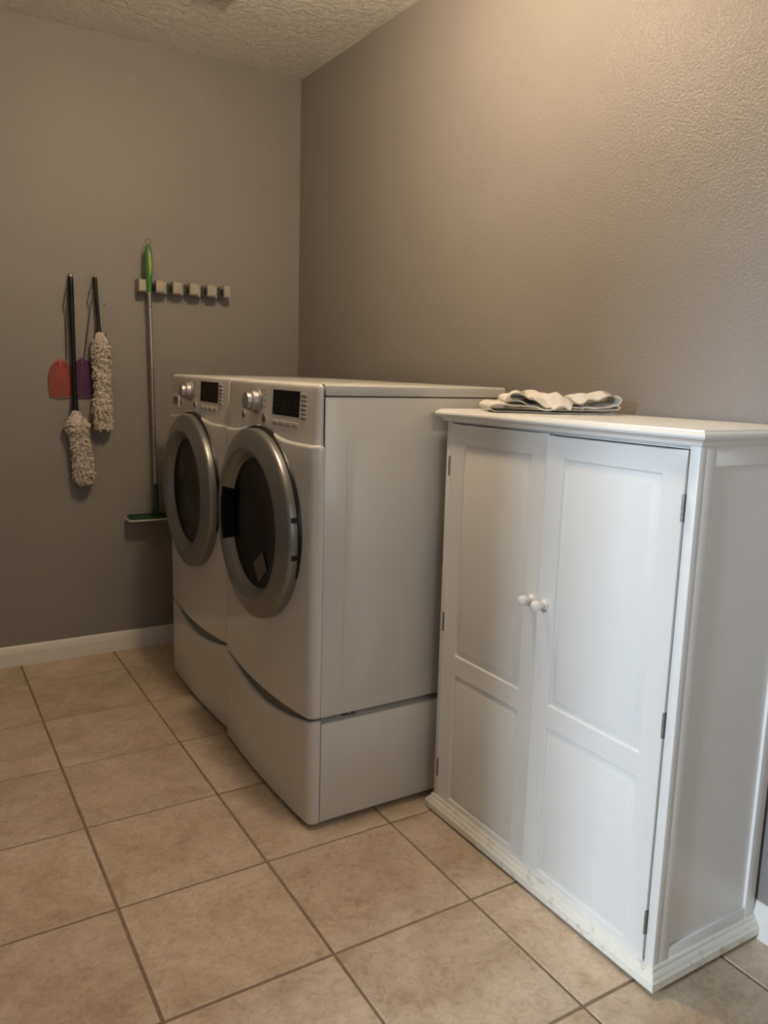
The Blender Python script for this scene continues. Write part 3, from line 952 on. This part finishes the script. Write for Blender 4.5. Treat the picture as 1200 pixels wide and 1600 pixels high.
def swatter(label, mat, wire_pts, cx, ztop, w, h, rot, y, seed):
    r = thing('fly_swatter', (wire_pts[0][0], -0.006, wire_pts[0][2]), label, 'fly swatter')
    # doubled wire: down one side of the eye and back up the other, twisted together below it
    top, left, nar, end = [Vector(p) for p in wire_pts]
    m = (top + nar) / 2
    right = m + (m - left) * 0.75
    loop = [nar, nar.lerp(left, 0.7), left, left.lerp(top, 0.6) + Vector((-0.001, 0, 0)), top, top.lerp(right, 0.4), right, right.lerp(nar, 0.6), nar + Vector((0.002, 0, 0))]
    bm = tube(N(), loop, 0.0022, 6)
    tube(bm, [nar, nar.lerp(end, 0.5), end], 0.0021, 6)
    tube(bm, [nar + Vector((0.0024, 0, 0)), nar.lerp(end, 0.5) + Vector((0.0022, -.001, 0)), end + Vector((0.0022, 0, 0))], 0.0015, 6)
    link('wire_handle', bm, MT['wire'], r, label='grey wire handle', smooth=40)
    nail(top.x, top.z - 0.003, 0.012, r)
    # paddle: rim + lattice with real holes
    def outl(n=40):
        pts = []
        hw = w / 2
        pts.append((-hw, 0.0))
        pts.append((-hw, h * 0.26))
        for k in range(1, n):
            a = PI - PI * k / n
            pts.append((hw * math.cos(a), h * 0.26 + (h * 0.74) * math.sin(a) ** 0.85))
        pts.append((hw, h * 0.26))
        pts.append((hw, 0.0))
        for k in range(1, 10):
            f = k / 10
            pts.append((hw - w * f, -0.012 * math.sin(PI * f)))
        return pts
    O = outl()
    def tr(a, b, dy=0.0):
        ca, sa = math.cos(rot), math.sin(rot)
        return (cx + a * ca - b * sa, y + dy, ztop - h + a * sa + b * ca)
    bm = tube(N(), [tr(*p) for p in O + [O[0]]], 0.0022, 6, cap=False)
    def span_v(a):
        hw = w / 2
        if abs(a) >= hw:
            return None
        return (-0.012 * math.sin(PI * (hw - a) / w), h * 0.26 + h * 0.74 * (math.sqrt(max(0, 1 - (a / hw) ** 2))) ** 0.85)
    def strip(p, q, wd, th):
        P, Q = Vector(tr(*p, -th / 2)), Vector(tr(*q, -th / 2))
        t = (Q - P).normalized()
        s = t.cross(Vector((0, 1, 0))) * wd / 2
        dy = Vector((0, th, 0))
        vs = [bm.verts.new(v) for v in (P + s, P - s, Q - s, Q + s, P + s + dy, P - s + dy, Q - s + dy, Q + s + dy)]
        for f in ((0, 1, 2, 3), (7, 6, 5, 4), (0, 4, 5, 1), (1, 5, 6, 2), (2, 6, 7, 3), (3, 7, 4, 0)):
            bm.faces.new([vs[i] for i in f])
    st = 0.0056
    n = int(w / 2 / st)
    for k in range(-n, n + 1):
        s = span_v(k * st)
        if s:
            strip((k * st, s[0]), (k * st, s[1]), 0.0024, 0.0010)
    z = 0.002
    while z < h - 0.003:
        if z <= h * 0.26:
            hw = w / 2
        else:
            q = ((z - h * 0.26) / (h * 0.74)) ** (1 / 0.85)
            hw = w / 2 * math.sqrt(max(0.0, 1 - q * q))
        if hw > 0.003:
            strip((-hw, z), (hw, z), 0.0024, 0.0010)
        z += st
    for k in range(7):                                    # thicker fan ribs
        a = -w / 2 * 0.95 + w * 0.95 * k / 6
        strip((0.0, h * 0.92), (a, 0.004 if abs(a) < w * .4 else h * 0.25), 0.0028, 0.0022)
    link('paddle', bm, mat, r, label='perforated plastic paddle')
    bm = N()
    a, b = Vector(tr(0, h * 0.80)), Vector(tr(0, h * 1.06))
    box(bm, a.x - 0.008, a.x + 0.008, y - 0.004, y + 0.004, a.z, b.z, bevel=0.003)
    link('socket', bm, mat, r, smooth=40)
    return r
swatter('coral red fly swatter on a wire handle hanging behind the left duster', MT['red'],
        [(-1.104, -0.016, 1.722), (-1.130, -0.014, 1.60), (-1.121, -0.014, 1.572), (-1.124, -0.011, 1.378)], -1.139, 1.372, 0.112, 0.150, 0.10, -0.010, 1)
swatter('dark purple fly swatter on a wire handle hanging between the two dusters', MT['purple'],
        [(-1.001, -0.016, 1.728), (-1.029, -0.014, 1.625), (-1.018, -0.014, 1.60), (-1.050, -0.011, 1.385)], -1.048, 1.380, 0.112, 0.160, 0.085, -0.0075, 2)

# nail holes in the wall, each a dark disc standing for shade
for x, z in ((-0.954, 1.621), (-0.953, 1.493)):
    bm = lathe(N(), [(0.0, 0.0), (0.0035, 0.0), (0.0035, 0.0012), (0.0, 0.0016)], (x, 0.0, z), (0, -1, 0), 12)
    o = link('nail_hole', bm, MT['hole_dark'], smooth=40)
    tag(o, 'tiny dark nail hole in the back wall, ' + ('upper one beside the short duster handle' if z > 1.55 else 'lower one beside the short duster head'), 'nail hole')

def holder():
    x0, x1 = -0.818, -0.390
    zc = 1.7155
    r = thing('broom_holder', (-0.60, 0.0, zc), 'cream plastic wall-mounted broom holder with five grip slots', 'broom holder')
    link('back_plate', bx(x0, x1, -0.016, 0.0, zc - 0.026, zc + 0.026, bevel=0.003), MT['cream'], r, smooth=40)
    bl = [(-0.818, -0.786), (-0.742, -0.706), (-0.664, -0.628), (-0.585, -0.547), (-0.502, -0.465), (-0.421, -0.390)]
    for a, b in bl:
        poly = [(-0.016, zc - 0.030), (-0.072, zc - 0.028), (-0.078, zc - 0.020), (-0.078, zc + 0.018), (-0.072, zc + 0.026), (-0.016, zc + 0.028)]
        bm = prism(N(), poly, 'x', a, b)
        bevel_all(bm, 0.0022, 2)
        link('block', bm, MT['cream'], r, smooth=40)
    for (a, b), (c, d) in zip(bl, bl[1:]):
        # slot floor, a slanted cheek and a dark rubber roller
        link('slot_cheek', prism(N(), [(b, -0.016), (b + 0.004, -0.066), (b + 0.010, -0.060), (c - 0.020, -0.034), (c - 0.016, -0.016)], 'z', zc - 0.030, zc + 0.012), MT['white'], r)
        bm = N()
        lathe(bm, [(0.0, -0.017), (0.0045, -0.017), (0.0060, -0.011), (0.0060, 0.011), (0.0045, 0.017), (0.0, 0.017)], (c - 0.0070, -0.056, zc - 0.004), (0, 0, 1), 16)
        ro = link('roller', bm, MT['blackp'], r, label='black rubber gripping roller', smooth=40)
        link('roller_track', bx(c - 0.0135, c - 0.0005, -0.050, -0.014, zc - 0.026, zc + 0.022), MT['darkgrey'], r)
    return r
holder()

def mop():
    r = thing('flat_mop', (-0.755, -0.05, 0.655), 'green flat mop with aluminium pole hanging in the broom holder', 'mop')
    P = lambda z: Vector((-0.7735 + 0.0185 * (1.90 - z) / 1.23, -0.070 + 0.016 * (1.9 - z) / 1.23, z))
    zs = [1.686, 1.70, 1.725, 1.745, 1.77, 1.80, 1.835, 1.855, 1.872, 1.884, 1.889]
    rs = [0.0105, 0.011, 0.0115, 0.0125, 0.0155, 0.0180, 0.0180, 0.0160, 0.0130, 0.0110, 0.007]
    h = link('handle', tube(N(), [P(z) for z in zs], rs, 18), MT['green'], r, label='green moulded grip', smooth=50)
    bm = N()
    for k in range(9):
        pass
    pts, rr = [], []
    for k in range(9):
        f = k / 8
        z = 1.758 + 0.115 * f
        i = [rs[j] + (rs[j + 1] - rs[j]) * (z - zs[j]) / (zs[j + 1] - zs[j]) for j in range(len(zs) - 1) if zs[j] <= z <= zs[j + 1]][0]
        pts.append(P(z) + Vector((0.003, -i + 0.0035, 0)))
        rr.append(0.0015 + 0.0068 * math.sin(PI * min(1, f * 0.95 + 0.06)) ** 0.7)
    link('grip_inlay', tube(N(), pts, rr, 12), MT['lime'], h, label='pale lime grip inlay', smooth=50)
    t = P(1.904)
    ring = [t + Vector((0.0125 * math.cos(a), -0.004, 0.0125 * math.sin(a))) for a in [2 * PI * k / 24 for k in range(25)]]
    link('hanging_ring', tube(N(), ring, 0.0020, 8, cap=False), MT['wire'], r, smooth=60)
    for a, b in ((1.686, 1.625), (1.622, 1.345), (1.342, 1.075), (1.072, 0.806)):
        link('pole_section', tube(N(), [P(a), P(b)], 0.0086, 16), MT['alu'], r, smooth=50)
    for z in (1.6235, 1.3435, 1.0735):
        link('pole_joint', tube(N(), [P(z + 0.004), P(z - 0.004)], 0.0078, 16), MT['darkgrey'], r, smooth=50)
    link('socket', tube(N(), [P(0.812), P(0.80), P(0.72), P(0.695), P(0.672)], [0.0098, 0.0112, 0.0115, 0.0135, 0.010], 16), MT['darkgreen'], r, label='dark green socket', smooth=50)
    # head: shallow tray, rounded plan, with a white pad below
    cx, cy = -0.760, -0.052
    def plate(hx, hy, z0, z1, c):
        return [(cx - hx, cy - hy + c), (cx - hx + c * .6, cy - hy), (cx + hx - c * .6, cy - hy), (cx + hx, cy - hy + c), (cx + hx, cy + hy - c), (cx + hx - c * .6, cy + hy), (cx - hx + c * .6, cy + hy), (cx - hx, cy + hy - c)]
    bm = prism(N(), plate(0.128, 0.044, 0, 0, 0.018), 'z', 0.652, 0.660)
    bevel_all(bm, 0.0018, 2)
    hd = link('mop_head', bm, MT['darkgreen'], r, smooth=40)
    pl = plate(0.122, 0.039, 0, 0, 0.018)
    link('head_rim', tube(N(), [(a, b, 0.662) for a, b in pl + [pl[0]]], 0.0026, 8, cap=False), MT['darkgreen'], hd, smooth=60)
    bm = prism(N(), plate(0.133, 0.047, 0, 0, 0.016), 'z', 0.6435, 0.6515)
    bevel_all(bm, 0.002, 2)
    link('pad', bm, MT['white'], r, label='white mop pad', smooth=40)
    bm = bx(-0.775, -0.735, cy - 0.016, cy + 0.016, 0.660, 0.676, bevel=0.004)
    link('swivel_joint', bm, MT['darkgreen'], r, smooth=40)
    return r
mop()

# ------------------------------------------------------------------ ceiling fittings
def register():
    x0, x1, y0, y1 = -0.745, -0.585, -0.90, -0.593
    r = thing('ceiling_vent', ((x0 + x1) / 2, (y0 + y1) / 2, H), 'dusty beige ceiling vent with curved slats, cut off by the top edge', 'vent')
    bm = N()
    for a, b, c, d in ((x0, x0 + .012, y0, y1), (x1 - .012, x1, y0, y1), (x0 + .012, x1 - .012, y0, y0 + .012), (x0 + .012, x1 - .012, y1 - .012, y1)):
        box(bm, a, b, c, d, H - 0.006, H, bevel=0.002)
    link('frame', bm, MT['ventm'], r, smooth=40)
    link('duct_dark', bx(x0 + .012, x1 - .012, y0 + .012, y1 - .012, H - 0.001, H), MT['gap'], r)  # dark slab in place of the shade inside a duct
    k = x0 + 0.022
    while k < x1 - 0.012:
        bm = N()
        pr = [(k + 0.014 * f * f, H - 0.001 - 0.014 * f) for f in (0, .25, .5, .75, 1)]
        prism(bm, pr + [(a + 0.0015, b) for a, b in reversed(pr)], 'y', y0 + .012, y1 - .012)
        link('slat', bm, MT['ventm'], r, smooth=40)
        k += 0.019
register()
def ceiling_lamp():
    r = thing('ceiling_light', (LAMP_POS[0], LAMP_POS[1], H), 'lit white globe light on the ceiling above the machines', 'ceiling light')
    bm = lathe(N(), [(0.0, 0.0), (0.075, 0.0), (0.075, -0.008), (0.068, -0.018), (0.045, -0.026), (0.032, -0.05), (0.030, -0.075), (0.0, -0.075)], (LAMP_POS[0], LAMP_POS[1], H), (0, 0, 1), 32)
    link('canopy', bm, MT['trim'], r, smooth=40)
    R = 0.075
    bm = N()
    bmesh.ops.create_uvsphere(bm, u_segments=24, v_segments=16, radius=R)
    bmesh.ops.translate(bm, verts=bm.verts[:], vec=Vector(LAMP_POS))
    link('globe', bm, MT['lamp'], r, label='glowing warm white glass globe', smooth=60)
ceiling_lamp()
